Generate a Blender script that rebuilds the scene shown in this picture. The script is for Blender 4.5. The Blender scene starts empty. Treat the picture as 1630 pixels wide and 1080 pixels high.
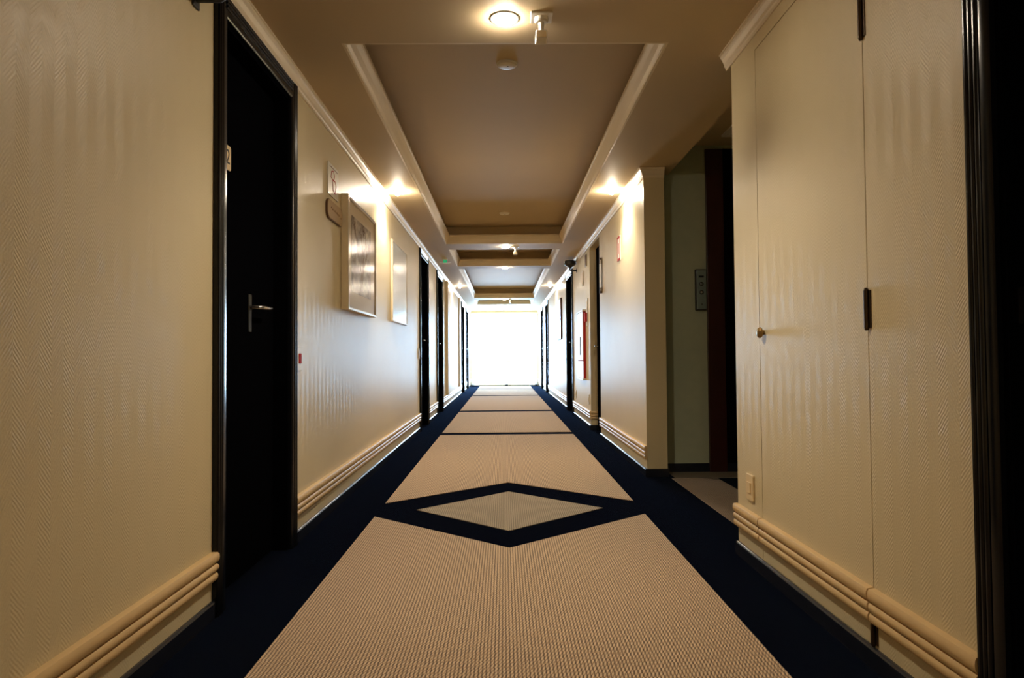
import bpy, bmesh, math, random
from math import pi, sin, cos, radians
from mathutils import Matrix, Vector
random.seed(7)
S = bpy.context.scene
COL = S.collection

# ------------------------------------------------------------------ camera
cam_d = bpy.data.cameras.new('camera')
cam_d.sensor_fit = 'HORIZONTAL'; cam_d.sensor_width = 36.0
cam_d.lens = 1080.0 / 1630.0 * 36.0
cam_d.clip_start = 0.02; cam_d.clip_end = 500
cam = bpy.data.objects.new('camera', cam_d); COL.objects.link(cam)
CAM_H = 0.937
cam.matrix_world = (Matrix.Translation((0, 0, CAM_H)) @ Matrix.Rotation(radians(-0.701), 4, 'Z')
                    @ Matrix.Rotation(pi / 2 + radians(1.48), 4, 'X') @ Matrix.Rotation(radians(-0.45), 4, 'Z'))
S.camera = cam

# ------------------------------------------------------------------ light and exposure
SKY = 32.0            # overcast daylight seen through the end window
DOWN = 520.0          # radiance of the frosted downlight bowls
SPOT = 1500.0         # radiance of the small halogen capsules
WARM = (1.0, 0.85, 0.65)
DOWN_BEAM = 88.0      # watts of each downlight's beam
BEAM = 78.0           # watts of each halogen's downward beam
w = bpy.data.worlds.new('world'); S.world = w; w.use_nodes = True
bg = w.node_tree.nodes['Background']
bg.inputs[0].default_value = (0.48, 0.73, 1.0, 1); bg.inputs[1].default_value = SKY
S.view_settings.view_transform = 'Standard'; S.view_settings.look = 'None'
S.view_settings.gamma = 1.0; S.view_settings.use_curve_mapping = False
S.view_settings.exposure = 0.0
cy = S.cycles
cy.use_denoising = True
cy.max_bounces = 14; cy.diffuse_bounces = 8; cy.glossy_bounces = 6; cy.transparent_max_bounces = 12
cy.sample_clamp_indirect = 6.0; cy.sample_clamp_direct = 0
cy.caustics_reflective = False; cy.caustics_refractive = False
# portal: tells the renderer where the daylight comes in (adds no light of its own)
pd = bpy.data.lights.new('window_portal', 'AREA'); pd.shape = 'RECTANGLE'; pd.size = 2.1; pd.size_y = 2.4
pd.cycles.is_portal = True
po = bpy.data.objects.new('window_portal', pd); COL.objects.link(po)
po.location = (0.02, 21.78, 1.2); po.rotation_euler = (-pi / 2, 0, 0)

# ------------------------------------------------------------------ main measures (metres)
XL, XR = -1.063, 1.10        # corridor wall faces
H = 2.40                     # lower ceiling
HU = 2.64                    # upper ceiling in the trays and the lift lobby
YB, YE = -3.0, 21.57         # corridor ends
BASE = 0.062                 # baseboard height
R0, R1 = 0.135, 0.238        # chair rail
CASTOP = 2.325               # top of the door casings
CASW = 0.085
LOB0, LOB1 = 3.205, 5.25     # lobby opening in the right wall
LOBF = 5.45                  # lobby far wall
LOBX = 3.4

# ------------------------------------------------------------------ materials
def srgb(*c):
    return tuple(((v / 255) / 12.92 if v / 255 <= .04045 else ((v / 255 + .055) / 1.055) ** 2.4) for v in c) + (1,)
class NT:
    def __init__(s, name):
        s.m = bpy.data.materials.new(name); s.m.use_nodes = True
        s.t = s.m.node_tree; s.n = s.t.nodes; s.b = s.n['Principled BSDF']
        s.out = s.n['Material Output']
    def add(s, typ, **kw):
        x = s.n.new(typ)
        for k, v in kw.items(): setattr(x, k, v)
        return x
    def link(s, a, b): s.t.links.new(a, b)
    def val(s, sock, v):
        if hasattr(v, 'is_output') or isinstance(v, bpy.types.NodeSocket): s.link(v, sock)
        else: sock.default_value = v
    def math(s, op, a, b=0.0, c=None):
        x = s.add('ShaderNodeMath', operation=op); s.val(x.inputs[0], a); s.val(x.inputs[1], b)
        if c is not None: s.val(x.inputs[2], c)
        return x.outputs[0]
    def coords(s):
        tc = s.add('ShaderNodeTexCoord'); sp = s.add('ShaderNodeSeparateXYZ'); s.link(tc.outputs['Object'], sp.inputs[0])
        return tc.outputs['Object'], sp.outputs[0], sp.outputs[1], sp.outputs[2]
    def noise(s, vec, scale, detail=3, rough=.5):
        x = s.add('ShaderNodeTexNoise'); s.link(vec, x.inputs['Vector'])
        x.inputs['Scale'].default_value = scale; x.inputs['Detail'].default_value = detail; x.inputs['Roughness'].default_value = rough
        return x.outputs[0]
    def mix(s, fac, a, b):
        x = s.add('ShaderNodeMix', data_type='RGBA'); s.val(x.inputs[0], fac); s.val(x.inputs[6], a); s.val(x.inputs[7], b)
        return x.outputs[2]
    def bump(s, h, strength, dist):
        x = s.add('ShaderNodeBump'); x.inputs['Strength'].default_value = strength; x.inputs['Distance'].default_value = dist
        s.link(h, x.inputs['Height']); s.link(x.outputs[0], s.b.inputs['Normal'])
    def set(s, **kw):
        for k, v in kw.items(): s.val(s.b.inputs[k.replace('_', ' ')], v)

def plain(name, col, rough=.5, metal=0., var=.08, scale=14, bump=0., coat=0.):
    t = NT(name); v, x, y, z = t.coords(); n = t.noise(v, scale)
    d = tuple(c * (1 - var) for c in col[:3]) + (1,); l = tuple(min(1, c * (1 + var)) for c in col[:3]) + (1,)
    t.set(Base_Color=t.mix(n, d, l), Roughness=rough, Metallic=metal)
    if coat: t.b.inputs['Coat Weight'].default_value = coat; t.b.inputs['Coat Roughness'].default_value = .12
    if bump: t.bump(t.noise(v, scale * 12), bump, .002)
    return t.m

def wall_material(name, c1, c2, rough=.43):
    # painted over embossed herringbone wallpaper
    t = NT(name); v, x, y, z = t.coords()
    u = t.math('ADD', x, y)
    wob = t.math('MULTIPLY', t.math('SUBTRACT', t.noise(v, 22, 2), .5), .010)
    u = t.math('ADD', u, wob)
    cw = .042
    q = t.math('DIVIDE', u, cw)
    tri = t.math('PINGPONG', q, 1.0)                      # 0..1..0 across two columns
    ph = t.math('ADD', t.math('DIVIDE', z, .0125), t.math('MULTIPLY', tri, 4.2))
    rid = t.math('SINE', t.math('MULTIPLY', ph, 2 * pi))
    amp = t.noise(v, 28, 3)
    amp = t.math('MULTIPLY', t.math('MULTIPLY', amp, amp), 1.3)
    h = t.math('MULTIPLY', rid, amp)
    fine = t.noise(v, 160, 3)
    h = t.math('ADD', h, t.math('MULTIPLY', fine, .85))
    t.bump(h, .24, .0022)
    t.set(Base_Color=t.mix(t.noise(v, 2.3, 4), c1, c2), Roughness=rough)
    t.b.inputs['Specular IOR Level'].default_value = .55
    return t.m

def carpet_material(name, dark, mid, light):
    t = NT(name); v, x, y, z = t.coords()
    nz = t.noise(v, 55, 3)
    xx = t.math('ADD', x, t.math('MULTIPLY', t.math('SUBTRACT', nz, .5), .006))
    cw = .0118
    h1 = t.math('ABSOLUTE', t.math('SINE', t.math('MULTIPLY', xx, pi / cw)))
    yy = t.math('SUBTRACT', t.math('ADD', y, t.math('MULTIPLY', nz, .022)), t.math('MULTIPLY', x, 2.2))
    h2 = t.math('ABSOLUTE', t.math('SINE', t.math('MULTIPLY', yy, pi / .024)))
    loop = t.math('POWER', t.math('MULTIPLY', h1, t.math('ADD', t.math('MULTIPLY', h2, .85), .15)), .6)
    loop = t.math('MULTIPLY', loop, t.math('ADD', t.math('MULTIPLY', t.noise(v, 240, 2), .9), .5))
    r = t.add('ShaderNodeValToRGB'); t.link(loop, r.inputs[0])
    e = r.color_ramp.elements; e[0].position = .22; e[0].color = dark; e[1].position = .92; e[1].color = light
    m = r.color_ramp.elements.new(.5); m.color = mid
    big = t.noise(v, 1.7, 4)
    t.set(Base_Color=t.mix(t.math('MULTIPLY', big, .22), r.outputs[0], mid), Roughness=.95)
    t.b.inputs['Specular IOR Level'].default_value = .35
    t.b.inputs['Sheen Weight'].default_value = .45; t.b.inputs['Sheen Roughness'].default_value = .35
    t.bump(loop, .8, .003)
    return t.m

def emit(name, col, strength):
    t = NT(name); t.set(Base_Color=(.9, .9, .9, 1))
    t.b.inputs['Emission Color'].default_value = tuple(col[:3]) + (1,)
    t.b.inputs['Emission Strength'].default_value = strength
    return t.m

def glass(name, tint=(1, 1, 1, 1), ior=1.5, rough=.0):
    t = NT(name); t.n.remove(t.b)
    tr = t.add('ShaderNodeBsdfTransparent'); tr.inputs[0].default_value = tint
    gl = t.add('ShaderNodeBsdfGlossy'); gl.inputs['Roughness'].default_value = rough
    fr = t.add('ShaderNodeFresnel'); fr.inputs[0].default_value = ior
    ge = t.add('ShaderNodeNewGeometry'); fac = t.math('MULTIPLY', fr.outputs[0], t.math('SUBTRACT', 1.0, ge.outputs['Backfacing']))
    mx = t.add('ShaderNodeMixShader'); t.link(fac, mx.inputs[0]); t.link(tr.outputs[0], mx.inputs[1]); t.link(gl.outputs[0], mx.inputs[2])
    t.link(mx.outputs[0], t.out.inputs[0])
    return t.m

def sheer(name):
    t = NT(name); t.n.remove(t.b)
    v, x, y, z = t.coords()
    tr = t.add('ShaderNodeBsdfTransparent')
    tl = t.add('ShaderNodeBsdfTranslucent'); tl.inputs[0].default_value = (.9, .9, .9, 1)
    df = t.add('ShaderNodeBsdfDiffuse'); df.inputs[0].default_value = (.9, .9, .9, 1)
    a = t.add('ShaderNodeMixShader'); a.inputs[0].default_value = .4
    t.link(tl.outputs[0], a.inputs[1]); t.link(df.outputs[0], a.inputs[2])
    b = t.add('ShaderNodeMixShader'); t.link(t.math('ADD', t.math('MULTIPLY', t.noise(v, 30), .1), .30), b.inputs[0])
    t.link(tr.outputs[0], b.inputs[1]); t.link(a.outputs[0], b.inputs[2]); t.link(b.outputs[0], t.out.inputs[0])
    return t.m

def sketch_material(name):
    # brownish print: soft blotches of ink on buff paper, darker towards the stems
    t = NT(name); v, x, y, z = t.coords()
    n1 = t.noise(v, 5.0, 6, .65); n2 = t.noise(v, 17, 5, .7)
    k = t.math('MULTIPLY', t.math('ADD', n1, n2), .5)
    r = t.add('ShaderNodeValToRGB'); t.link(k, r.inputs[0])
    e = r.color_ramp.elements; e[0].position = .42; e[0].color = srgb(88, 66, 50); e[1].position = .60; e[1].color = srgb(205, 190, 168)
    t.set(Base_Color=r.outputs[0], Roughness=.8)
    return t.m

M = {}
M['wall'] = wall_material('cream_embossed_paint', srgb(206, 191, 153), srgb(216, 202, 165))
M['lobby_wall'] = plain('lobby_paint', srgb(176, 184, 160), .55)
M['ceiling'] = plain('ceiling_paint', srgb(198, 180, 146), .6, var=.03, scale=3)
M['ceiling'].node_tree.nodes['Principled BSDF'].inputs['Specular IOR Level'].default_value = .15
M['crown'] = plain('crown_paint', srgb(222, 208, 180), .4, var=.03)
M['rail'] = plain('rail_paint', srgb(216, 186, 136), .33, var=.04)
M['base'] = plain('baseboard_gloss', (.012, .014, .022, 1), .22, var=.2)
M['door'] = plain('door_lacquer', (.002, .0021, .003, 1), .4, var=.25, scale=30)
M['casing'] = plain('casing_lacquer', (.005, .0055, .007, 1), .22, var=.2, scale=30)
M['door'].node_tree.nodes['Principled BSDF'].inputs['Specular IOR Level'].default_value = .0
M['casing'].node_tree.nodes['Principled BSDF'].inputs['Specular IOR Level'].default_value = .28
M['navy'] = plain('navy_carpet', (.0015, .0019, .0055, 1), .95, var=.35, scale=260, bump=.5)
M['navy'].node_tree.nodes['Principled BSDF'].inputs['Specular IOR Level'].default_value = .0
nv = M['navy'].node_tree.nodes['Principled BSDF'].inputs
nv['Sheen Weight'].default_value = .30; nv['Sheen Roughness'].default_value = .14; nv['Sheen Tint'].default_value = (.25, .42, .8, 1)
M['tan'] = carpet_material('tan_loop_carpet', srgb(56, 38, 23), srgb(170, 140, 106), srgb(230, 204, 168))
M['grey'] = carpet_material('grey_loop_carpet', srgb(70, 58, 42), srgb(150, 134, 108), srgb(188, 172, 144))
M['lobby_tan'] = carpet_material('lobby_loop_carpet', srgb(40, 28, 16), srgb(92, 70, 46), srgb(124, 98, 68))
M['white'] = plain('white_plastic', srgb(228, 224, 214), .4, var=.03)
M['ivory'] = plain('ivory_plastic', srgb(222, 200, 158), .4, var=.03)
M['chrome'] = plain('brushed_steel', (.62, .62, .64, 1), .25, metal=1., var=.05)
M['brass'] = plain('aged_brass', srgb(150, 122, 76), .38, metal=.8, var=.2)
M['bronze'] = plain('dark_hinge_bronze', srgb(70, 54, 38), .42, metal=.7, var=.2)
M['black'] = plain('black_plastic', (.01, .01, .011, 1), .45, var=.2)
M['red'] = plain('red_paint', srgb(172, 22, 26), .75)
M['pinkline'] = plain('red_print', srgb(176, 58, 62), .85)
M['browntext'] = plain('brown_print', srgb(120, 84, 58), .6)
M['brownplate'] = plain('brown_plaque', srgb(92, 62, 44), .45)
M['tanplate'] = plain('tan_plaque', srgb(176, 148, 108), .4)
M['frame'] = plain('cream_frame', srgb(218, 202, 168), .42)
M['silver'] = plain('silver_frame', (.62, .58, .52, 1), .3, metal=.85, var=.05)
M['mat'] = plain('mat_board', srgb(214, 198, 168), .8)
M['print'] = sketch_material('sketch_print')
M['glareprint'] = plain('glare_pale_print', srgb(168, 170, 168), .7, var=.12, scale=4)  # whitish glare of the panes put into the print's colour
M['glass'] = glass('picture_glass', rough=.25)
M['thinglass'] = glass('matte_picture_glass', ior=1.14, rough=.18)
M['pane'] = glass('window_glass')
M['sheer'] = sheer('sheer_voile')
M['winframe'] = plain('white_window_frame', srgb(236, 238, 240), .4, var=.02)
M['mahogany'] = plain('dark_mahogany', (.035, .0075, .006, 1), .35, var=.3, scale=20)
M['threshold'] = plain('stone_threshold', srgb(120, 112, 98), .4, var=.15, scale=40)
M['panel'] = plain('lift_panel_steel', (.33, .42, .45, 1), .35, metal=.7)
M['lamp'] = emit('downlight_glow', WARM, DOWN)
M['capsule'] = emit('capsule_glow', WARM, SPOT)
M['exitgreen'] = emit('exit_green', (.02, .50, .20), .55)
M['exitgreen'].node_tree.nodes['Principled BSDF'].inputs['Base Color'].default_value = (.01, .16, .06, 1)
M['dark'] = plain('void_shade_black', (.004, .004, .004, 1), .9)  # near-black colour standing in for shade behind the closet gaps

# ------------------------------------------------------------------ mesh helpers
class MB:
    def __init__(s): s.v = []; s.f = []
    def quad_box(s, x0, x1, y0, y1, z0, z1):
        x0, x1 = sorted((x0, x1)); y0, y1 = sorted((y0, y1)); z0, z1 = sorted((z0, z1))
        b = len(s.v)
        s.v += [(x0, y0, z0), (x1, y0, z0), (x1, y1, z0), (x0, y1, z0), (x0, y0, z1), (x1, y0, z1), (x1, y1, z1), (x0, y1, z1)]
        s.f += [tuple(b + i for i in q) for q in ((0, 3, 2, 1), (4, 5, 6, 7), (0, 1, 5, 4), (1, 2, 6, 5), (2, 3, 7, 6), (3, 0, 4, 7))]
        return s
    box = quad_box
    def loops(s, rings, caps=True, closed=True):
        b = len(s.v); n = len(rings[0])
        for r in rings: s.v += [tuple(p) for p in r]
        for k in range(len(rings) - 1):
            for i in range(n if closed else n - 1):
                j = (i + 1) % n
                s.f.append((b + k * n + i, b + k * n + j, b + (k + 1) * n + j, b + (k + 1) * n + i))
        if caps:
            s.f.append(tuple(b + i for i in range(n))); e = b + (len(rings) - 1) * n
            s.f.append(tuple(e + i for i in range(n)))
        return s
    def extrude(s, prof, a, b, fn):      # fn(p, q, t) -> xyz ; profile in (p,q), swept t from a to b
        return s.loops([[fn(p, q, a) for p, q in prof], [fn(p, q, b) for p, q in prof]])
    def lathe(s, prof, centre, axis='Z', seg=28, caps=True):
        cx, cy_, cz = centre; rings = []
        for r, h in prof:
            ring = []
            for i in range(seg):
                a = 2 * pi * i / seg; c, d = r * cos(a), r * sin(a)
                ring.append({'Z': (cx + c, cy_ + d, cz + h), 'X': (cx + h, cy_ + c, cz + d), 'Y': (cx + c, cy_ + h, cz + d)}[axis])
            rings.append(ring)
        return s.loops(rings, caps)
    def tube(s, pts, r, seg=10):
        pts = [Vector(p) for p in pts]; rings = []
        for i, p in enumerate(pts):
            d = (pts[min(i + 1, len(pts) - 1)] - pts[max(i - 1, 0)]).normalized()
            u = d.cross(Vector((0, 0, 1)))
            if u.length < .05: u = d.cross(Vector((1, 0, 0)))
            u.normalize(); v_ = d.cross(u)
            rr = r[i] if isinstance(r, (list, tuple)) else r
            rings.append([p + (u * cos(2 * pi * k / seg) + v_ * sin(2 * pi * k / seg)) * rr for k in range(seg)])
        return s.loops(rings)
    def poly(s, pts, z0, z1):            # flat polygon in XY with thickness
        return s.loops([[(x, y, z0) for x, y in pts], [(x, y, z1) for x, y in pts]])
    def build(s, name, mat, parent=None, smooth=False, bevel=0., **tags):
        me = bpy.data.meshes.new(name); me.from_pydata(s.v, [], s.f)
        bm = bmesh.new(); bm.from_mesh(me); bmesh.ops.recalc_face_normals(bm, faces=bm.faces[:]); bm.to_mesh(me); bm.free()
        if smooth:
            for p in me.polygons: p.use_smooth = True
            me.set_sharp_from_angle(angle=radians(38))
        me.materials.append(M[mat])
        o = bpy.data.objects.new(name, me); COL.objects.link(o)
        if parent:
            o.parent = parent; o.matrix_parent_inverse = world_loc(parent).inverted()
        if bevel:
            b = o.modifiers.new('bevel', 'BEVEL'); b.width = bevel; b.segments = 2; b.limit_method = 'ANGLE'
        for k, v in tags.items(): o[k] = v
        return o
def world_loc(o):
    m = Matrix.Identity(4)
    while o:
        m = Matrix.Translation(o.location) @ m; o = None
    return m
def empty(name, loc, **tags):
    o = bpy.data.objects.new(name, None); COL.objects.link(o); o.location = loc; o.empty_display_size = .05
    for k, v in tags.items(): o[k] = v
    return o
def copy_tree(o, loc, **tags):
    c = o.copy(); COL.objects.link(c); c.location = loc
    for k, v in tags.items(): c[k] = v
    for ch in [q for q in bpy.data.objects if q.parent == o]:
        d = ch.copy(); COL.objects.link(d); d.parent = c; d.matrix_parent_inverse = ch.matrix_parent_inverse.copy()
        for g in [q for q in bpy.data.objects if q.parent == ch]:
            e = g.copy(); COL.objects.link(e); e.parent = d; e.matrix_parent_inverse = g.matrix_parent_inverse.copy()
    return c
# things on a side wall: n is the distance out of the wall into the corridor
def wx(side, n): return XL + n if side == 'L' else XR - n
def wbox(mb, side, n0, n1, y0, y1, z0, z1): return mb.box(wx(side, n0), wx(side, n1), y0, y1, z0, z1)
def along(side): return lambda n, z, y: (wx(side, n), y, z)
def upright(side): return lambda y, n, z: (wx(side, n), y, z)
def round_rect(w_, h_, r, seg=6):
    pts = []
    for cx, cy_, a0 in ((w_ / 2 - r, h_ / 2 - r, 0), (-w_ / 2 + r, h_ / 2 - r, pi / 2), (-w_ / 2 + r, -h_ / 2 + r, pi), (w_ / 2 - r, -h_ / 2 + r, 1.5 * pi)):
        for k in range(seg + 1):
            a = a0 + pi / 2 * k / seg; pts.append((cx + r * cos(a), cy_ + r * sin(a)))
    return pts
def wall_plate(mb, side, pts, yc, zc, n0, n1):
    return mb.loops([[(wx(side, n0), yc + p, zc + q) for p, q in pts], [(wx(side, n1), yc + p, zc + q) for p, q in pts]])
def outline(mb, side, pts, yc, zc, n0, n1, t):
    # closed outline of width t drawn as a thin raised frame
    n = len(pts); cx = sum(p for p, q in pts) / n; cz = sum(q for p, q in pts) / n
    inn = []
    for p, q in pts:
        d = math.hypot(p - cx, q - cz); k = (d - t) / d; inn.append((cx + (p - cx) * k, cz + (q - cz) * k))
    for i in range(n):
        j = (i + 1) % n
        quad = [pts[i], pts[j], inn[j], inn[i]]
        wall_plate(mb, side, quad, yc, zc, n0, n1)
    return mb
# ================================================================== THE SETTING
# doors: (number, side, casing near edge, casing far edge)
DOORS = [(1, 'L', 2.49, 3.45), (2, 'L', 8.55, 9.53), (3, 'L', 10.74, 11.78), (4, 'L', 16.97, 18.03), (5, 'L', 19.10, 20.16),
         (6, 'R', 0.60, 1.565), (7, 'R', 10.68, 11.74), (8, 'R', 16.60, 17.58), (9, 'R', 18.80, 19.80)]
CLO = (2.03, 2.903)                       # closet leaf
REC = (7.72, 8.60)                        # recessed service doorway
OPEN_TOP = CASTOP - CASW
def spans(side, lo, hi, margin=CASW, extra=()):
    cuts = sorted([(a + margin, b - margin) for k, s_, a, b in DOORS if s_ == side] + list(extra))
    out = []; y = lo
    for a, b in cuts:
        if b <= lo or a >= hi: continue
        out.append((y, a)); y = b
    out.append((y, hi)); return out

# floor: navy carpet slab with inlaid pieces
f = MB(); f.box(XL - .12, XR + .2, YB, YE + .25, -.1, 0); f.box(XR + .2, LOBX + .1, LOB0 - .1, LOBF + .05, -.1, 0)
floor = f.build('floor', 'navy', kind='structure', label='black-navy carpeted corridor floor with tan inlays')
CL, CR = -.766, .826
T = .0035
def inlay(pts, mat, name='carpet_inlay', **k):
    return MB().poly(pts, -.004, T).build(name, mat, floor, **k)
cx0 = .03
inlay([(CL, .2 + YB), (CR, .2 + YB), (CR, 4.02), (cx0 - .01, 3.335), (CL, 4.02)], 'tan')
inlay([(cx0 - .57, 4.185), (cx0 - .01, 3.665), (cx0 + .57, 4.185), (cx0 - .005, 4.72)], 'grey', label='grey-brown diamond carpet inlay')
inlay([(CL, 4.385), (cx0 - .005, 5.065), (CR, 4.385), (CR, 8.155), (CL, 8.155)], 'tan')
for a, b in ((8.39, 11.55), (11.83, 16.15), (16.42, 19.52), (19.75, 21.42)):
    inlay([(CL, a), (CR, a), (CR, b), (CL, b)], 'tan')
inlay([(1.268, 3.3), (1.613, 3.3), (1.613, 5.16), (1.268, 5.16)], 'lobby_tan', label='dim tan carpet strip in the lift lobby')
inlay([(1.30, 5.165), (LOBX - .05, 5.165), (LOBX - .05, 5.43), (1.30, 5.43)], 'threshold', name='threshold_strip', label='dim grey stone strip at lift')

# left wall: solid lengths between the door openings, lintels over the doors, backing behind
wl = MB()
for a, b in spans('L', YB, YE): wl.box(XL - .12, XL, a, b, 0, H + .02)
for k, s_, a, b in DOORS:
    if s_ == 'L': wl.box(XL - .12, XL, a + CASW, b - CASW, OPEN_TOP, H + .02)
wl.box(XL - .17, XL - .12, YB - .1, YE + .25, -.1, H + .3)
wl.build('wall_left', 'wall', kind='structure', label='cream embossed wallpapered left corridor wall')
# right wall
TH = .16
wr = MB()
for a, b in spans('R', YB, LOB0, extra=[CLO]): wr.box(XR, XR + TH, a, b, 0, H + .02)
for a, b in spans('R', LOB1, YE, extra=[REC]): wr.box(XR, XR + TH, a, b, 0, H + .02)
for k, s_, a, b in DOORS:
    if s_ == 'R': wr.box(XR, XR + TH, a + CASW, b - CASW, OPEN_TOP, H + .02)
wr.box(XR, XR + TH, CLO[0], CLO[1], 2.262, H + .02)
wr.box(XR, XR + TH, CLO[0], CLO[1], 0, BASE)
wr.box(XR, XR + TH, REC[0], REC[1], 2.302, H + .02)
wr.box(XR + TH, XR + TH + .05, YB - .1, LOB0 - .1, -.1, H + .3)
wr.box(XR + TH, XR + TH + .05, LOBF, YE + .25, -.1, H + .3)
wr.build('wall_right', 'wall', kind='structure', label='cream embossed wallpapered right corridor wall')
# wall behind the camera, lobby walls
MB().box(XL - .2, XR + .25, YB - .1, YB, -.1, H + .3).build('wall_back', 'wall', kind='structure', label='cream wall closing the corridor behind')
lw = MB(); lw.box(XR + TH, LOBX + .1, LOBF, LOBF + .1, -.1, HU + .1)
lw.box(LOBX, LOBX + .1, LOB0 - .1, LOBF, -.1, HU + .1)
lw.box(XR + TH, LOBX + .1, LOB0 - .1, LOB0 - .001, -.1, HU + .1)
lw.build('wall_lobby', 'lobby_wall', kind='structure', label='dim grey-green lift lobby wall')
# end wall: narrow surround of the big window
we = MB(); we.box(XL, -1.0, YE, YE + .2, 0, H); we.box(1.03, XR, YE, YE + .2, 0, H)
we.box(-1.0, 1.03, YE, YE + .2, 2.34, H + .02); we.box(-1.0, 1.03, YE, YE + .2, -.02, .03)
we.build('wall_end', 'ceiling', kind='structure', label='white surround of the bright end window')

# ceiling with trays
TX0, TX1 = -.745, .782
TRAYS = [(3.128, 8.78), (9.21, 10.945), (11.26, 16.9), (17.47, 18.97)]
COVE = .085
c = MB()
yy = YB - .1
EX = 1.34                                  # ceiling edge over the lobby
for a, b in TRAYS + [(YE + .25, None)]:
    c.box(XL - .14, XR + TH, yy, a, H, H + .03)
    c.box(XL - .14, XR + TH, yy, a - COVE, H + .03, HU)
    if b is None: break
    c.box(XL - .14, TX0, a, b, H, H + .03); c.box(TX1, XR + TH, a, b, H, H + .03)
    c.box(XL - .14, TX0 - COVE, a - COVE, b + COVE, H + .03, HU); c.box(TX1 + COVE, XR + TH, a - COVE, b + COVE, H + .03, HU)
    c.box(XL - .14, XR + TH, b, b + COVE, H, H + .03)
    yy = b + COVE
c.box(XL - .14, XR + TH, YB - .1, YE + .25, HU, HU + .1)
c.box(XR + TH, EX, LOB0 - .05, LOBF, H, HU)                 # drop edge above the lobby opening
c.build('ceiling', 'ceiling', kind='structure', label='off-white corridor ceiling with recessed trays')
MB().box(XR + TH - .02, LOBX + .1, LOB0 - .1, LOBF + .1, HU, HU + .1).build('ceiling_lobby', 'ceiling', kind='structure', label='dim lift lobby ceiling')

def tray_lip(k, a, b):
    # crown lip running round the inside of a tray; profile (inward offset, z)
    prof = [(0, H + .0005), (.012, H + .0005), (.014, H + .012), (.024, H + .03), (.036, H + .06), (.05, H + .088), (.056, H + .094), (.056, H + .114), (.044, H + .114), (.0, H + .05)]
    root = empty('trim_%d' % k, (TX0, a, H), kind='structure', label='cream crown lip around ceiling tray')
    sides = []
    def corner(o): return [(TX0 + o, a + o), (TX1 - o, a + o), (TX1 - o, b - o), (TX0 + o, b - o)]
    for i in range(4):
        r0 = [corner(o)[i] + (z,) for o, z in prof]; r1 = [corner(o)[(i + 1) % 4] + (z,) for o, z in prof]
        MB().loops([r0, r1]).build('moulding', 'crown', root)
for i, (a, b) in enumerate(TRAYS): tray_lip(10 + i, a, b)

# crown moulding along the walls, (n, z)
CROWN = [(0, H - .078), (.006, H - .078), (.007, H - .066), (.012, H - .06), (.015, H - .046), (.024, H - .026), (.031, H - .018), (.033, H - .009), (.038, H - .008), (.038, H), (0, H)]
def run(mb, side, prof, y0, y1): return mb.extrude(prof, y0, y1, along(side))
cl = empty('trim_1', (XL, YB, H), kind='structure', label='cream crown moulding on left wall')
run(MB(), 'L', CROWN, YB, YE).build('moulding', 'crown', cl)
cr = empty('trim_2', (XR, YB, H), kind='structure', label='cream crown moulding on right wall')
run(MB(), 'R', CROWN, YB, LOB0 + .06).build('moulding', 'crown', cr)
run(MB(), 'R', CROWN, LOB1, YE).build('moulding', 'crown', cr)
# the crown turns round the wall end beside the lobby
MB().loops([[(XR - n, LOB1 - n, z) for n, z in CROWN], [(XR + TH, LOB1 - n, z) for n, z in CROWN]]).build('moulding', 'crown', cr)
MB().loops([[(XR - n, LOB1, z) for n, z in CROWN], [(XR - n, LOB1 - n, z) for n, z in CROWN]]).build('moulding', 'crown', cr)

# chair rail with three reeds
def reeds(z0, z1, proj=.024):
    pts = [(0, z0)]; hgt = (z1 - z0)
    bands = ((z0, z0 + .30 * hgt, proj * .86), (z0 + .31 * hgt, z0 + .60 * hgt, proj * .93), (z0 + .61 * hgt, z1, proj))
    for a, b, p in bands:
        for k in range(7):
            t = pi * k / 6
            pts.append((p * (.30 + .70 * sin(t) ** .5) if 0 < k < 6 else p * .22, (a + b) / 2 - (b - a) / 2 * cos(t)))
    pts.append((0, z1)); return pts
RAIL = reeds(R0, R1)
rl = empty('trim_3', (XL, YB, R0), kind='structure', label='cream reeded chair rail low on left wall')
rr = empty('trim_4', (XR, YB, R0), kind='structure', label='cream reeded chair rail low on right wall')
BASEP = [(0, 0), (.013, 0), (.013, BASE - .008), (.010, BASE - .003), (.006, BASE), (0, BASE)]
bl = empty('baseboard_left', (XL, YB, 0), kind='structure', label='black glossy baseboard along left wall')
br = empty('baseboard_right', (XR, YB, 0), kind='structure', label='black glossy baseboard along right wall')
for a, b in spans('L', YB, YE, margin=0):
    run(MB(), 'L', RAIL, a, b + (.012 if abs(b - 2.49) < .01 else 0)).build('rail_section', 'rail', rl, smooth=True)
    run(MB(), 'L', BASEP, a, b).build('board_section', 'base', bl)
for a, b in spans('R', YB, LOB0, margin=0, extra=[(CLO[0] - .003, CLO[1] + .003)]):
    run(MB(), 'R', RAIL, a, b + (.01 if b == LOB0 else 0)).build('rail_section', 'rail', rr, smooth=True)
for a, b in spans('R', YB, LOB0, margin=0): run(MB(), 'R', BASEP, a, b).build('board_section', 'base', br)
for a, b in spans('R', LOB1, YE, margin=0, extra=[REC]):
    run(MB(), 'R', RAIL, a - (.012 if a == LOB1 else 0), b).build('rail_section', 'rail', rr, smooth=True)
    run(MB(), 'R', BASEP, a, b).build('board_section', 'base', br)
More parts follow.
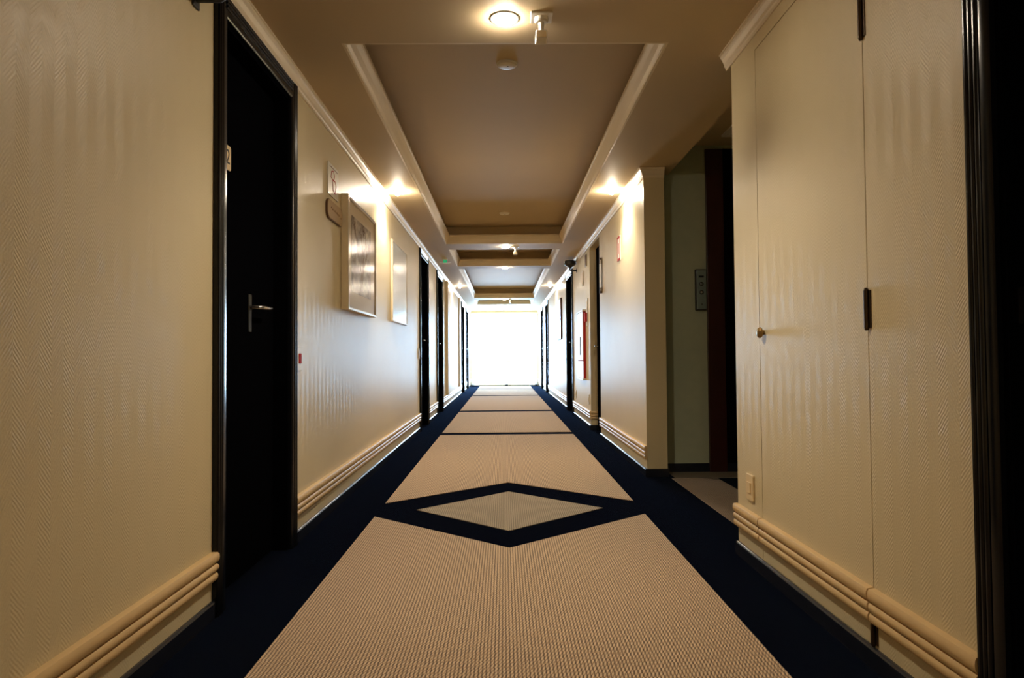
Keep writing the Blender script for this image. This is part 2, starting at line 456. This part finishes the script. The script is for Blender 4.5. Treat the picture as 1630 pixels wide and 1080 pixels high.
# returns of rail and baseboard into the recessed doorway and round the wall end
MB().loops([[(XR - .0, REC[1] - n, z) for n, z in RAIL], [(XR + .083, REC[1] - n, z) for n, z in RAIL]]).build('rail_section', 'rail', rr, smooth=True)
MB().box(XR - .012, XR + .083, REC[1] - .012, REC[1], 0, BASE).build('board_section', 'base', br)
MB().box(XR - .013, XR + TH + .01, LOB1 - .013, LOB1, 0, BASE).build('board_section', 'base', br)
MB().box(XR + TH + .01, LOBX, LOBF - .014, LOBF, 0, .07).build('board_section', 'base', br)
MB().box(XR - .013, XR + TH, LOB0, LOB0 + .012, 0, BASE).build('board_section', 'base', br)

# shallow pilasters on the left wall
for k, (a, b, d) in enumerate(((12.45, 12.82, .046), (15.95, 16.3, .034))):
    p = MB().loops([[(wx('L', n), y, z) for n, y in ((0, a), (d - .004, a), (d, a + .004), (d, b - .004), (d - .004, b), (0, b))] for z in (R1, H - .07)])
    p.build('trim_%d' % (20 + k), 'wall', kind='structure', label=('shallow cream pilaster on left wall just past the third door', 'shallow cream pilaster on left wall before the fourth door')[k])

# ------------------------------------------------------------------ doors
def casing_profile(w_=CASW, proj=.022):
    pts = [(0, 0), (0, proj * .75)]
    for k in range(3):                                   # three reeds on the outer part
        a = .004 + k * .016; b = a + .014
        for j in range(6):
            t = pi * j / 5; pts.append(((a + b) / 2 - (b - a) / 2 * cos(t), proj * (.62 + .38 * sin(t))))
    pts += [(.054, proj * .55), (.056, proj * .8), (w_ - .006, proj * .8), (w_, proj * .6), (w_, 0)]
    return pts
CASP = casing_profile()
RECESS = .07
DLAB = {1: 'black lacquered hotel door nearest on the left, with number plate', 2: 'black door on left wall just past the pale framed picture',
        3: 'black door on left wall, second beyond the pictures', 4: 'far black door on left wall after the pilasters', 5: 'last black door on left wall beside the window',
        6: 'black fluted door casing cut off at the right edge', 7: 'black door on right wall beside the black bracket camera',
        8: 'far black door on right wall, second from window', 9: 'last black door on right wall beside the window'}
for k, side, a, b in DOORS:
    root = empty('door_%d' % k, (wx(side, 0), (a + b) / 2, 0), kind='structure', label=DLAB[k])
    up = upright(side)
    MB().extrude([(a + p, n) for p, n in CASP], 0, CASTOP, up).build('casing', 'casing', root, smooth=True)
    MB().extrude([(b - p, n) for p, n in CASP], 0, CASTOP, up).build('casing', 'casing', root, smooth=True)
    MB().extrude([(n, CASTOP - p) for p, n in CASP], a + CASW * .92, b - CASW * .92, along(side)).build('head_casing', 'casing', root, smooth=True)
    ia, ib = a + CASW, b - CASW
    for y0, y1 in ((ia - .001, ia + .018), (ib - .018, ib + .001)):
        wbox(MB(), side, -RECESS - .045, .001, y0, y1, 0, OPEN_TOP).build('jamb', 'door', root)
    wbox(MB(), side, -RECESS - .045, .001, ia, ib, OPEN_TOP - .018, OPEN_TOP).build('head_jamb', 'door', root)
    # flush leaf
    lf = MB(); n1 = -RECESS
    wbox(lf, side, n1 - .04, n1, ia + .018, ib - .018, .006, OPEN_TOP - .018)
    leaf = lf.build('leaf', 'door', root)
    # lever handle on a long backplate
    hy = (3.035 if k == 1 else ib - .10); hz = 1.165
    dirn = 1 if k == 1 else -1
    if k != 6:
        hd = wbox(MB(), side, n1, n1 + .004, hy - .018, hy + .018, hz - .11, hz + .06)  .build('backplate', 'casing', leaf, bevel=.002)
        h = MB(); X = lambda n: wx(side, n)
        h.tube([(X(n1 + .002), hy, hz), (X(n1 + .045), hy, hz), (X(n1 + .052), hy + dirn * .012, hz), (X(n1 + .052), hy + dirn * .13, hz + .004), (X(n1 + .046), hy + dirn * .14, hz + .004)], [.010, .009, .009, .0075, .007])
        h.build('lever_handle', 'chrome', leaf, smooth=True)
    else:
        wbox(MB(), side, -.05, -.02, ib - .0205, ib - .0175, 1.0, 1.08).build('strike_plate', 'chrome', root)
def text_mesh(body, size, name, mat, parent, mtx):
    cu = bpy.data.curves.new(name, 'FONT'); cu.body = body; cu.size = size; cu.align_x = 'CENTER'; cu.align_y = 'CENTER'; cu.extrude = .0006
    to = bpy.data.objects.new(name, cu); COL.objects.link(to); bpy.context.view_layer.update()
    me = bpy.data.meshes.new_from_object(to.evaluated_get(bpy.context.evaluated_depsgraph_get()))
    bpy.data.objects.remove(to); me.transform(mtx); me.materials.clear(); me.materials.append(M[mat]); me.name = name
    o = bpy.data.objects.new(name, me); COL.objects.link(o); o.parent = parent; o.matrix_parent_inverse = world_loc(parent).inverted()
    return o
d1 = bpy.data.objects['door_1']
npl = wall_plate(MB(), 'L', round_rect(.12, .10, .008), 2.755, 1.765, -RECESS, -RECESS + .005).build('number_plate', 'ivory', d1, label='small square number plate')
text_mesh('2', .085, 'number', 'black', npl, Matrix.Translation((wx('L', -RECESS + .0056), 2.782, 1.765)) @ Matrix.Rotation(pi / 2, 4, 'Z') @ Matrix.Rotation(pi / 2, 4, 'X'))

# closet door flush in the right wall
root = empty('door_10', (XR, CLO[0], 0), kind='structure', label='flush wallpapered closet door with small round knob')
g = .004
leaf = wbox(MB(), 'R', -.035, 0, CLO[0] + g, CLO[1] - g, BASE + .003, 2.262 - g).build('leaf', 'wall', root)
run(MB(), 'R', RAIL, CLO[0] + .004, CLO[1] - .004).build('rail_section', 'rail', root, smooth=True)
wbox(MB(), 'R', -.15, -.06, CLO[0], CLO[1], BASE, 2.262).build('closet_shade', 'dark', root)  # near-black block stands in for the shade inside the closet
kb = MB(); kb.lathe([(.010, 0), (.010, -.008), (.019, -.011), (.023, -.015), (.023, -.021), (.017, -.027), (.005, -.029)], (XR, 2.853, 1.03), 'X', 20)
kb.build('knob', 'brass', root, smooth=True, label='small round brass knob')
for z0, z1 in ((1.90, 2.02), (1.015, 1.128), (.072, .13)):
    h = MB(); hy = CLO[0]
    h.lathe([(.0075, 0), (.0075, z1 - z0)], (XR - .006, hy, z0), 'Z', 14)
    h.lathe([(.004, -.008), (.006, -.004), (.0065, 0)], (XR - .006, hy, z0), 'Z', 14)
    h.lathe([(.0065, 0), (.006, .004), (.004, .008)], (XR - .006, hy, z1), 'Z', 14)
    wbox(h, 'R', 0, .003, hy - .018, hy + .018, z0, z1)
    h.build('hinge', 'bronze', root, smooth=True)

# recessed service doorway
root = empty('door_11', (XR, REC[0], 0), kind='structure', label='black door set back in a plain cream recess')
wbox(MB(), 'R', -.125, -.085, REC[0], REC[1], .004, 2.30).build('leaf', 'door', root)
wbox(MB(), 'R', -.085, -.06, REC[0], REC[0] + .03, 0, 2.30).build('jamb', 'casing', root)
lv = MB(); lv.tube([(XR + .085, 8.50, 1.06), (XR + .04, 8.50, 1.06), (XR + .035, 8.49, 1.06), (XR + .035, 8.38, 1.06)], .009)
lv.build('lever_handle', 'chrome', root, smooth=True)

# lift doorway in the lobby
root = empty('door_12', (1.64, LOBF, 0), kind='structure', label='dark reddish lift doorway in the dim lobby')
MB().box(1.64, 1.78, LOBF - .03, LOBF, 0, 2.605).build('jamb', 'mahogany', root, bevel=.004)
MB().box(2.68, 2.82, LOBF - .03, LOBF, 0, 2.605).build('jamb', 'mahogany', root, bevel=.004)
MB().box(1.78, 2.68, LOBF - .03, LOBF, 2.5, 2.605).build('head_jamb', 'door', root)
MB().box(1.78, 2.228, LOBF - .012, LOBF, .003, 2.5).build('leaf', 'door', root)
MB().box(2.232, 2.68, LOBF - .012, LOBF, .003, 2.5).build('leaf', 'door', root)

# ------------------------------------------------------------------ end window
root = empty('window_1', (0, YE + .1, 0), kind='structure', label='overexposed full-height window at the corridor end')
fy0, fy1 = YE + .07, YE + .13
def wf(x0, x1, z0, z1, name='frame'): MB().box(x0, x1, fy0, fy1, z0, z1).build(name, 'winframe', root, bevel=.004)
wf(-1.0, -.955, .03, 2.34); wf(.985, 1.03, .03, 2.34); wf(-.955, .985, .03, .075); wf(-.955, .985, 2.29, 2.34)
wf(-.955, .985, .74, .86, 'transom')
for x in (-.31, .335): wf(x - .012, x + .012, .86, 2.29, 'mullion')
for x0, x1 in ((-.955, -.322), (-.298, .323), (.347, .985)): MB().box(x0, x1, YE + .098, YE + .102, .86, 2.29).build('pane', 'pane', root)
MB().box(-.955, .985, YE + .098, YE + .102, .075, .74).build('pane', 'pane', root)
MB().box(-.98, 1.0, YE - .006, YE + .0, 0, .028).build('bottom_track', 'base', root)

def curtain(x0, x1, amp, n, name, label):
    mb = MB(); N = 90; y = YE - .11
    r0 = []; r1 = []
    for i in range(N + 1):
        t = i / N; x = x0 + (x1 - x0) * t; d = amp * sin(2 * pi * n * t) + amp * .35 * sin(2 * pi * n * 2.3 * t + 1)
        r0.append((x, y + d, .035)); r1.append((x, y + d * .7, 2.30))
    mb.loops([r0, r1], caps=False, closed=False)
    o = mb.build(name, 'sheer', smooth=True, label=label, category='curtain')
    s = o.modifiers.new('thickness', 'SOLIDIFY'); s.thickness = .0015
    return o
curtain(-1.03, -.80, .03, 5, 'sheer_curtain', 'white sheer curtain gathered at left side of the bright window')
curtain(.80, 1.07, .03, 6, 'sheer_curtain', 'white sheer curtain gathered at right side of the bright window')
rod = empty('curtain_rod', (0, YE - .11, 2.31), label='thin white curtain rod across the bright end window', category='curtain rod')
MB().tube([(XL + .01, YE - .11, 2.315), (XR - .01, YE - .11, 2.315)], .011).build('rod', 'white', rod, smooth=True)
for x in (XL + .02, XR - .02):
    MB().lathe([(.022, -.018), (.022, .018)], (x, YE - .11, 2.315), 'X', 16).build('end_cap', 'white', rod, smooth=True)
# dark foot blocks below the window
for x, lab in ((-.995, 'small dark floor block at left foot of the bright window'), (.085, 'small dark floor block under middle of the bright window'), (1.02, 'small dark floor block at right foot of the bright window')):
    MB().loops([[(x - .045, YE - .10, z0), (x + .045, YE - .10, z0), (x + .045, YE - .04, z0), (x - .045, YE - .04, z0)] for z0 in (0, .045)]
               + [[(x - .03, YE - .09, .06), (x + .03, YE - .09, .06), (x + .03, YE - .05, .06), (x - .03, YE - .05, .06)]]).build('floor_block', 'base', label=lab, category='block', group='dark blocks at the window foot')

# ================================================================== THINGS
# ------------------------------------------------------------------ ceiling lamps
def downlight(x, y):
    r = empty('downlight', (x, y, H), category='lamp', group='round ceiling downlights between the trays')
    MB().lathe([(.063, 0), (.063, -.002), (.060, -.004), (.052, -.005), (.047, -.003), (.047, 0)], (x, y, H), 'Z', 36).build('trim_ring', 'white', r, smooth=True)
    MB().lathe([(.047, -.001), (.046, -.009), (.040, -.015), (.026, -.019), (.004, -.021)], (x, y, H), 'Z', 32).build('diffuser', 'lamp', r, smooth=True, label='glowing frosted bowl')
    ld = bpy.data.lights.new('downlight_beam', 'SPOT'); ld.energy = DOWN_BEAM; ld.color = WARM; ld.spot_size = radians(132); ld.spot_blend = .85; ld.shadow_soft_size = .035
    lo = bpy.data.objects.new('downlight_beam', ld); COL.objects.link(lo); lo.location = (x, y, H - .026); lo.parent = r; lo.matrix_parent_inverse = world_loc(r).inverted()
    return r
dl = downlight(.014, 2.896); dl['label'] = 'large glowing downlight nearest the camera, before the long ceiling tray'
for x, y, lab in ((.035, 8.99, 'glowing downlight between the first and second ceiling trays'), (.03, 11.10, 'glowing downlight between the second and third ceiling trays'),
                  (.03, 17.2, 'tiny glowing downlight between the third and fourth ceiling trays'), (.03, 19.4, 'farthest tiny downlight, between the last tray and the window')):
    copy_tree(dl, (x, y, H), label=lab)
copy_tree(dl, (.014, -1.9, H), label='added unseen downlight of the same kind in the ceiling behind the camera')  # unseen lamp added behind the camera to light the near walls

def wall_spot(x, y):
    r = empty('halogen_spot', (x, y, H), category='lamp', group='halogen spots close to the walls')
    MB().lathe([(.045, 0), (.045, -.004), (.040, -.007), (.024, -.007), (.020, -.003), (.020, 0)], (x, y, H), 'Z', 28).build('trim_ring', 'white', r, smooth=True)
    MB().lathe([(.004, -.006), (.014, -.010), (.019, -.020), (.017, -.030), (.010, -.037), (.002, -.039)], (x, y, H), 'Z', 16).build('capsule', 'capsule', r, smooth=True, label='glowing halogen capsule')
    ld = bpy.data.lights.new('halogen_beam', 'SPOT'); ld.energy = BEAM; ld.color = WARM; ld.spot_size = radians(135); ld.spot_blend = .8; ld.shadow_soft_size = .02
    lo = bpy.data.objects.new('halogen_beam', ld); COL.objects.link(lo); lo.location = (x, y, H - .045); lo.parent = r; lo.matrix_parent_inverse = world_loc(r).inverted()
    return r
sp = wall_spot(-.925, 5.95); sp['label'] = 'glowing ceiling spot on left, lighting the wall between the two pictures'
for x, y, lab in ((.965, 5.95, 'glowing ceiling spot on right, above the red-bordered sign'), (-.90, 14.0, 'far ceiling spot on left, lighting the wall between the pilasters'),
                  (.965, 13.95, 'far ceiling spot on right, above the dark-edged picture')):
    copy_tree(sp, (x, y, H), label=lab)

def ceiling_sensor(x, y):
    r = empty('motion_sensor', (x, y, H), category='sensor', group='swivel sensors beside the downlights')
    pts = round_rect(.094, .094, .006)
    MB().loops([[(x + p, y + q, z) for p, q in pts] for z in (H, H - .009)]).build('base_plate', 'white', r, bevel=.002)
    MB().lathe([(.030, -.009), (.030, -.022), (.024, -.028)], (x, y, H), 'Z', 24).build('collar', 'white', r, smooth=True)
    MB().tube([(x, y, H - .02), (x, y + .012, H - .055), (x, y + .02, H - .07)], [.013, .011, .013]).build('swivel_arm', 'white', r, smooth=True)
    hd = MB(); hp = round_rect(.05, .036, .008)
    hd.loops([[(x + p, y - .012 + d, H - .082 + q - d * .12) for p, q in hp] for d in (0, .05)])
    h = hd.build('sensor_head', 'white', r, bevel=.002)
    MB().loops([[(x + p * .78, y - .014, H - .082 + q * .78) for p, q in hp], [(x + p * .78, y - .011, H - .082 + q * .78) for p, q in hp]]).build('lens', 'ivory', h)
    return r
cs = ceiling_sensor(.172, 2.88); cs['label'] = 'white swivel motion sensor on square plate nearest the camera'
for x, y, lab in ((.165, 9.0, 'small white swivel sensor beside the downlight after the first tray'), (.17, 17.22, 'tiny far swivel sensor beside the downlight after the third tray')):
    copy_tree(cs, (x, y, H), label=lab)
hs = empty('hanging_sensor', (.01, 20.3, H), label='tiny stub hanging from the ceiling just before the window', category='sensor')
MB().lathe([(.03, 0), (.03, -.012), (.012, -.016), (.012, -.06), (.02, -.065), (.02, -.1), (.008, -.11)], (.01, 20.3, H), 'Z', 20).build('stub', 'ivory', hs, smooth=True)

def smoke(x, y):
    r = empty('smoke_detector', (x, y, HU), category='smoke detector', group='smoke detectors in the long tray')
    MB().lathe([(.062, 0), (.062, -.006), (.058, -.009)], (x, y, HU), 'Z', 32).build('base', 'white', r, smooth=True)
    MB().lathe([(.057, -.008), (.054, -.014), (.045, -.018), (.030, -.020), (.006, -.021)], (x, y, HU), 'Z', 32).build('cover', 'white', r, smooth=True)
    MB().lathe([(.004, -.020), (.004, -.023)], (x + .006, y - .01, HU), 'Z', 10).build('indicator', 'black', r)
    return r
sm = smoke(.03, 3.9); sm['label'] = 'round white smoke detector in near part of the long tray'
copy_tree(sm, (.02, 8.0, HU), label='faint smoke detector at far end of the long tray')

ex = empty('exit_light', (-.865, 10.1, H), label='small green-lit exit light on the ceiling over left doors', category='exit light')
MB().box(-.90, -.83, 10.08, 10.12, H - .014, H).build('ceiling_base', 'white', ex, bevel=.003)
MB().box(-.893, -.838, 10.09, 10.11, H - .062, H - .014).build('green_panel', 'exitgreen', ex, label='glowing green panel')
wg = MB()
for s_ in (-1, 1):
    wg.loops([[(-.865, 10.085, H - .066), (-.865, 10.115, H - .066), (-.865, 10.115, H - .060), (-.865, 10.085, H - .060)],
              [(-.865 + s_ * .085, 10.085, H - .058), (-.865 + s_ * .085, 10.115, H - .058), (-.865 + s_ * .085, 10.115, H - .053), (-.865 + s_ * .085, 10.085, H - .053)]])
wg.build('bracket', 'white', ex)

# vent panel in the lobby ceiling
v = empty('ceiling_vent', (1.98, 4.93, HU), label='pale square vent panel in the dim lobby ceiling', category='vent')
fr = MB(); x0, x1, y0, y1 = 1.70, 2.26, 4.65, 5.20
for a in ((x0, x1, y0, y0 + .05), (x0, x1, y1 - .05, y1), (x0, x0 + .05, y0 + .05, y1 - .05), (x1 - .05, x1, y0 + .05, y1 - .05)): fr.box(*a, HU - .014, HU)
fr.build('frame', 'white', v)
for i in range(8):
    yb = y0 + .06 + i * .055
    MB().loops([[(x, yb, HU - .012), (x, yb + .04, HU - .002), (x, yb + .042, HU - .006), (x, yb + .002, HU - .016)] for x in (x0 + .05, x1 - .05)]).build('slat', 'white', v)

# ------------------------------------------------------------------ left wall things
def framed(side, y0, y1, z0, z1, depth, label, big, art, frame='frame', cat='picture'):
    r = empty('framed_picture', (wx(side, 0), (y0 + y1) / 2, z0), label=label, category=cat)
    fw = .022 if big else .014
    for a in ((y0, y1, z0, z0 + fw), (y0, y1, z1 - fw, z1), (y0, y0 + fw, z0 + fw, z1 - fw), (y1 - fw, y1, z0 + fw, z1 - fw)):
        wbox(MB(), side, .001, depth, *a).build('frame_side', frame, r, bevel=.002)
    if big:
        for a in ((y0 + .003, y1 - .003, z0 + .003, z0 + .014), (y0 + .003, y1 - .003, z1 - .014, z1 - .003), (y0 + .003, y0 + .014, z0 + .014, z1 - .014), (y1 - .014, y1 - .003, z0 + .014, z1 - .014)):
            wbox(MB(), side, depth, depth + .003, *a).build('silver_edge', 'silver', r)
    wbox(MB(), side, depth - .018, depth - .014, y0 + fw, y1 - fw, z0 + fw, z1 - fw).build('mat_board', 'mat' if big else art, r)
    if big:
        pr = wbox(MB(), side, depth - .014, depth - .012, y0 + .15, y1 - .15, z0 + .13, z1 - .11).build('print', art, r)
        # ink strokes: stems and blossoms of the drawing
        st = MB(); yc = (y0 + y1) / 2; zc = (z0 + z1) / 2
        rnd = random.Random(3)
        for k in range(9):
            yb = yc + rnd.uniform(-.06, .06); yt = yc + rnd.uniform(-.26, .26); zt = zc + rnd.uniform(.02, .25)
            pts = []
            for j in range(7):
                t = j / 6; pts.append((wx(side, depth - .0115), yb + (yt - yb) * t ** 1.4, zc - .22 + (zt - zc + .22) * t))
            st.tube(pts, .0022, 5)
            for q in range(5):
                a = 2 * pi * q / 5 + k
                st.tube([(wx(side, depth - .0115), yt, zt), (wx(side, depth - .0115), yt + .022 * cos(a), zt + .022 * sin(a)), (wx(side, depth - .0115), yt + .03 * cos(a + .6), zt + .03 * sin(a + .6))], .002, 5)
        st.build('ink_strokes', 'browntext', pr)
    wbox(MB(), side, depth - .006, depth - .004, y0 + fw, y1 - fw, z0 + fw, z1 - fw).build('glazing', 'thinglass' if big else 'glass', r)
    return r
framed('L', 4.45, 5.41, 1.255, 2.02, .048, 'deep framed brown sketch under glass, nearest picture on left wall', True, 'print')
framed('L', 6.41, 7.38, 1.28, 2.065, .02, 'flatter pale framed picture with a reflecting pane on left wall', False, 'glareprint')
framed('R', 12.76, 13.6, 1.26, 2.04, .028, 'far dark-edged picture on right wall', False, 'glareprint', frame='brownplate')

# notice with red pictogram
r = empty('pictogram_sign', (XL, 4.225, 1.94), label='white notice with red polygon outlines above the rounded plaque', category='sign')
wbox(MB(), 'L', .001, .007, 4.10, 4.35, 1.938, 2.135).build('plate', 'white', r)
wbox(MB(), 'L', .007, .0076, 4.135, 4.335, 2.114, 2.119).build('title_bar', 'browntext', r)
pg = MB()
outline(pg, 'L', [(-.035, .045), (.018, .062), (.052, .035), (.03, -.005), (-.045, .005)], 4.205, 2.045, .007, .0078, .009)
outline(pg, 'L', [(-.04, .035), (.02, .04), (.05, .012), (.02, -.045), (-.035, -.03)], 4.245, 2.01, .007, .0080, .009)
pg.build('pictogram', 'pinkline', r)
r = empty('room_plaque', (XL, 4.245, 1.79), label='rounded tan plaque below the white notice', category='sign')
pts = round_rect(.37, .118, .045)
wall_plate(MB(), 'L', pts, 4.245, 1.845, .001, .012).build('backing', 'brownplate', r)
wall_plate(MB(), 'L', [(p * .97, q * .94) for p, q in pts], 4.245, 1.846, .012, .0155).build('face', 'tanplate', r)
sc = MB()
sc.tube([(XL + .0156, 4.13 + i * .012, 1.856 + .006 * sin(i * 1.7) - i * .0006) for i in range(18)], .0022, 5)
sc.lathe([(.007, .0155), (.007, .0165)], (XL, 4.385, 1.838), 'X', 12)
sc.build('faded_lettering', 'browntext', r)

def switch_plate(side, y, z, w_, h_, label, rocker='white', plate='white', cat='switch', name='light_switch'):
    r = empty(name, (wx(side, 0), y, z - h_ / 2), label=label, category=cat)
    wall_plate(MB(), side, round_rect(w_, h_, .008), y, z, .0005, .010).build('plate', plate, r, bevel=.002)
    wall_plate(MB(), side, round_rect(w_ * .45, h_ * .42, .004), y, z, .010, .015).build('rocker' if cat == 'switch' else 'insert', rocker, r, bevel=.0015)
    return r
switch_plate('L', 3.515, .935, .075, .125, 'white switch plate with red rocker beside the near left door', rocker='red')
switch_plate('L', 8.46, .98, .08, .125, 'small white switch plate before the second left door')
switch_plate('R', 3.03, .345, .085, .115, 'cream outlet plate above chair rail at the wall corner', rocker='ivory', plate='ivory', cat='outlet', name='wall_outlet')
switch_plate('R', 10.36, .355, .085, .12, 'small outlet plate low beside the right door with camera', cat='outlet', name='wall_outlet', rocker='ivory')
switch_plate('R', 8.78, .375, .085, .13, 'small outlet plate low beside the recessed doorway', cat='outlet', name='wall_outlet', rocker='ivory')

# bracket cameras
def bracket_camera(side, y, z, label):
    r = empty('bracket_camera', (wx(side, 0), y, z), label=label, category='camera', group='black bracket cameras by the doors')
    X = lambda n: wx(side, n)
    wbox(MB(), side, 0, .008, y - .025, y + .025, z - .03, z + .03).build('wall_plate', 'black', r, bevel=.003)
    MB().tube([(X(.004), y, z), (X(.09), y, z), (X(.10), y, z + .006), (X(.10), y, z + .055)], .012).build('arm', 'black', r, smooth=True)
    MB().lathe([(.018, .04), (.032, .055), (.06, .07), (.085, .085), (.09, .10), (.09, .135), (.07, .15), (.01, .155)], (X(.10), y, z), 'Z', 28).build('housing', 'black', r, smooth=True)
    return r
bracket_camera('R', 10.1, 2.215, 'black dome camera on a bracket beside the right door')
bracket_camera('L', 2.335, 2.185, 'black bracket fixture cut off at top beside the near left door')

# ------------------------------------------------------------------ right wall things
r = empty('fire_sign', (XR, 6.385, 1.84), label='red-bordered white sign on right wall before the lobby', category='sign')
wbox(MB(), 'R', .001, .006, 6.305, 6.465, 1.835, 2.065).build('plate', 'white', r)
bd = MB()
for a in ((6.305, 6.465, 1.835, 1.857), (6.305, 6.465, 2.043, 2.065), (6.305, 6.332, 1.857, 2.043), (6.438, 6.465, 1.857, 2.043)): wbox(bd, 'R', .006, .0068, *a)
bd.build('red_border', 'red', r)
wbox(MB(), 'R', .006, .0066, 6.37, 6.40, 1.90, 2.0).build('red_symbol', 'pinkline', r)

r = empty('plate_holder', (XR, 7.55, 1.64), label='narrow clear plate held by dark clips at top and bottom, beside the recess', category='sign')
wbox(MB(), 'R', .012, .018, 7.495, 7.605, 1.66, 2.005).build('plate', 'white', r)
for z0, z1 in ((1.635, 1.70), (1.965, 2.03)): wbox(MB(), 'R', .001, .024, 7.52, 7.58, z0, z1).build('clip', 'bronze', r, bevel=.002)

r = empty('wall_plaque', (XR, 8.95, 2.12), label='small dark brown plaque high beside the recessed doorway', category='sign')
wbox(MB(), 'R', .001, .012, 8.885, 9.01, 2.12, 2.275).build('plate', 'brownplate', r, bevel=.003)
wbox(MB(), 'R', .012, .0135, 8.905, 8.99, 2.14, 2.255).build('face', 'browntext', r)
r = empty('oval_plaque', (XR, 9.34, 1.905), label='white oval plaque between the dark plaque and the fire hose box', category='sign')
wall_plate(MB(), 'R', [(.12 * cos(2 * pi * i / 32), .105 * sin(2 * pi * i / 32)) for i in range(32)], 9.34, 2.01, .001, .010).build('plate', 'white', r)
wall_plate(MB(), 'R', [(.10 * cos(2 * pi * i / 32), .085 * sin(2 * pi * i / 32)) for i in range(32)], 9.34, 2.01, .010, .013).build('face', 'ivory', r)

r = empty('fire_hose_box', (XR, 9.4, .62), label='tall red-sided fire hose box with white front', category='fire box')
wbox(MB(), 'R', .001, .034, 9.06, 9.74, .635, 1.535).build('body', 'red', r, bevel=.004)
wbox(MB(), 'R', .034, .044, 9.062, 9.738, .878, 1.533).build('door', 'white', r, bevel=.003)
wbox(MB(), 'R', .034, .040, 9.062, 9.738, .637, .868).build('lower_panel', 'white', r, bevel=.003)
wbox(MB(), 'R', .001, .050, 9.03, 9.76, 1.535, 1.56).build('top_cap', 'white', r, bevel=.003)
wbox(MB(), 'R', .001, .050, 9.03, 9.76, .612, .635).build('bottom_cap', 'white', r, bevel=.003)
wbox(MB(), 'R', .044, .052, 9.32, 9.35, .95, 1.2).build('pull_handle', 'black', r, bevel=.002)
r = empty('alarm_call_point', (XR, 8.875, 1.33), label='white alarm plate with a red box beside the recess', category='alarm')
wbox(MB(), 'R', .001, .010, 8.80, 8.95, 1.33, 1.69).build('plate', 'white', r, bevel=.002)
wbox(MB(), 'R', .010, .040, 8.825, 8.925, 1.385, 1.505).build('call_box', 'red', r, bevel=.004)
wbox(MB(), 'R', .010, .013, 8.835, 8.915, 1.55, 1.65).build('instruction_card', 'ivory', r)

# lift call panel
r = empty('lift_call_panel', (1.585, LOBF, 1.30), label='steel lift call panel with two round buttons in the lobby', category='call panel')
MB().box(1.545, 1.632, LOBF - .03, LOBF, 1.298, 1.628).build('housing', 'black', r, bevel=.004)
MB().box(1.553, 1.630, LOBF - .036, LOBF - .03, 1.306, 1.620).build('face_plate', 'panel', r, bevel=.003)
for z in (1.44, 1.508):
    b_ = MB().lathe([(.017, 0), (.017, -.004), (.015, -.006)], (1.59, LOBF - .036, z), 'Y', 24).build('button', 'black', r, smooth=True)
    MB().lathe([(.011, -.006), (.009, -.010), (.003, -.012)], (1.588, LOBF - .036, z), 'Y', 20).build('button_cap', 'chrome', b_, smooth=True)
MB().box(1.57, 1.61, LOBF - .038, LOBF - .036, 1.56, 1.575).build('display_slot', 'black', r)
MB().lathe([(.005, 0), (.005, -.003)], (1.592, LOBF - .036, 1.345), 'Y', 14).build('key_switch', 'black', r)
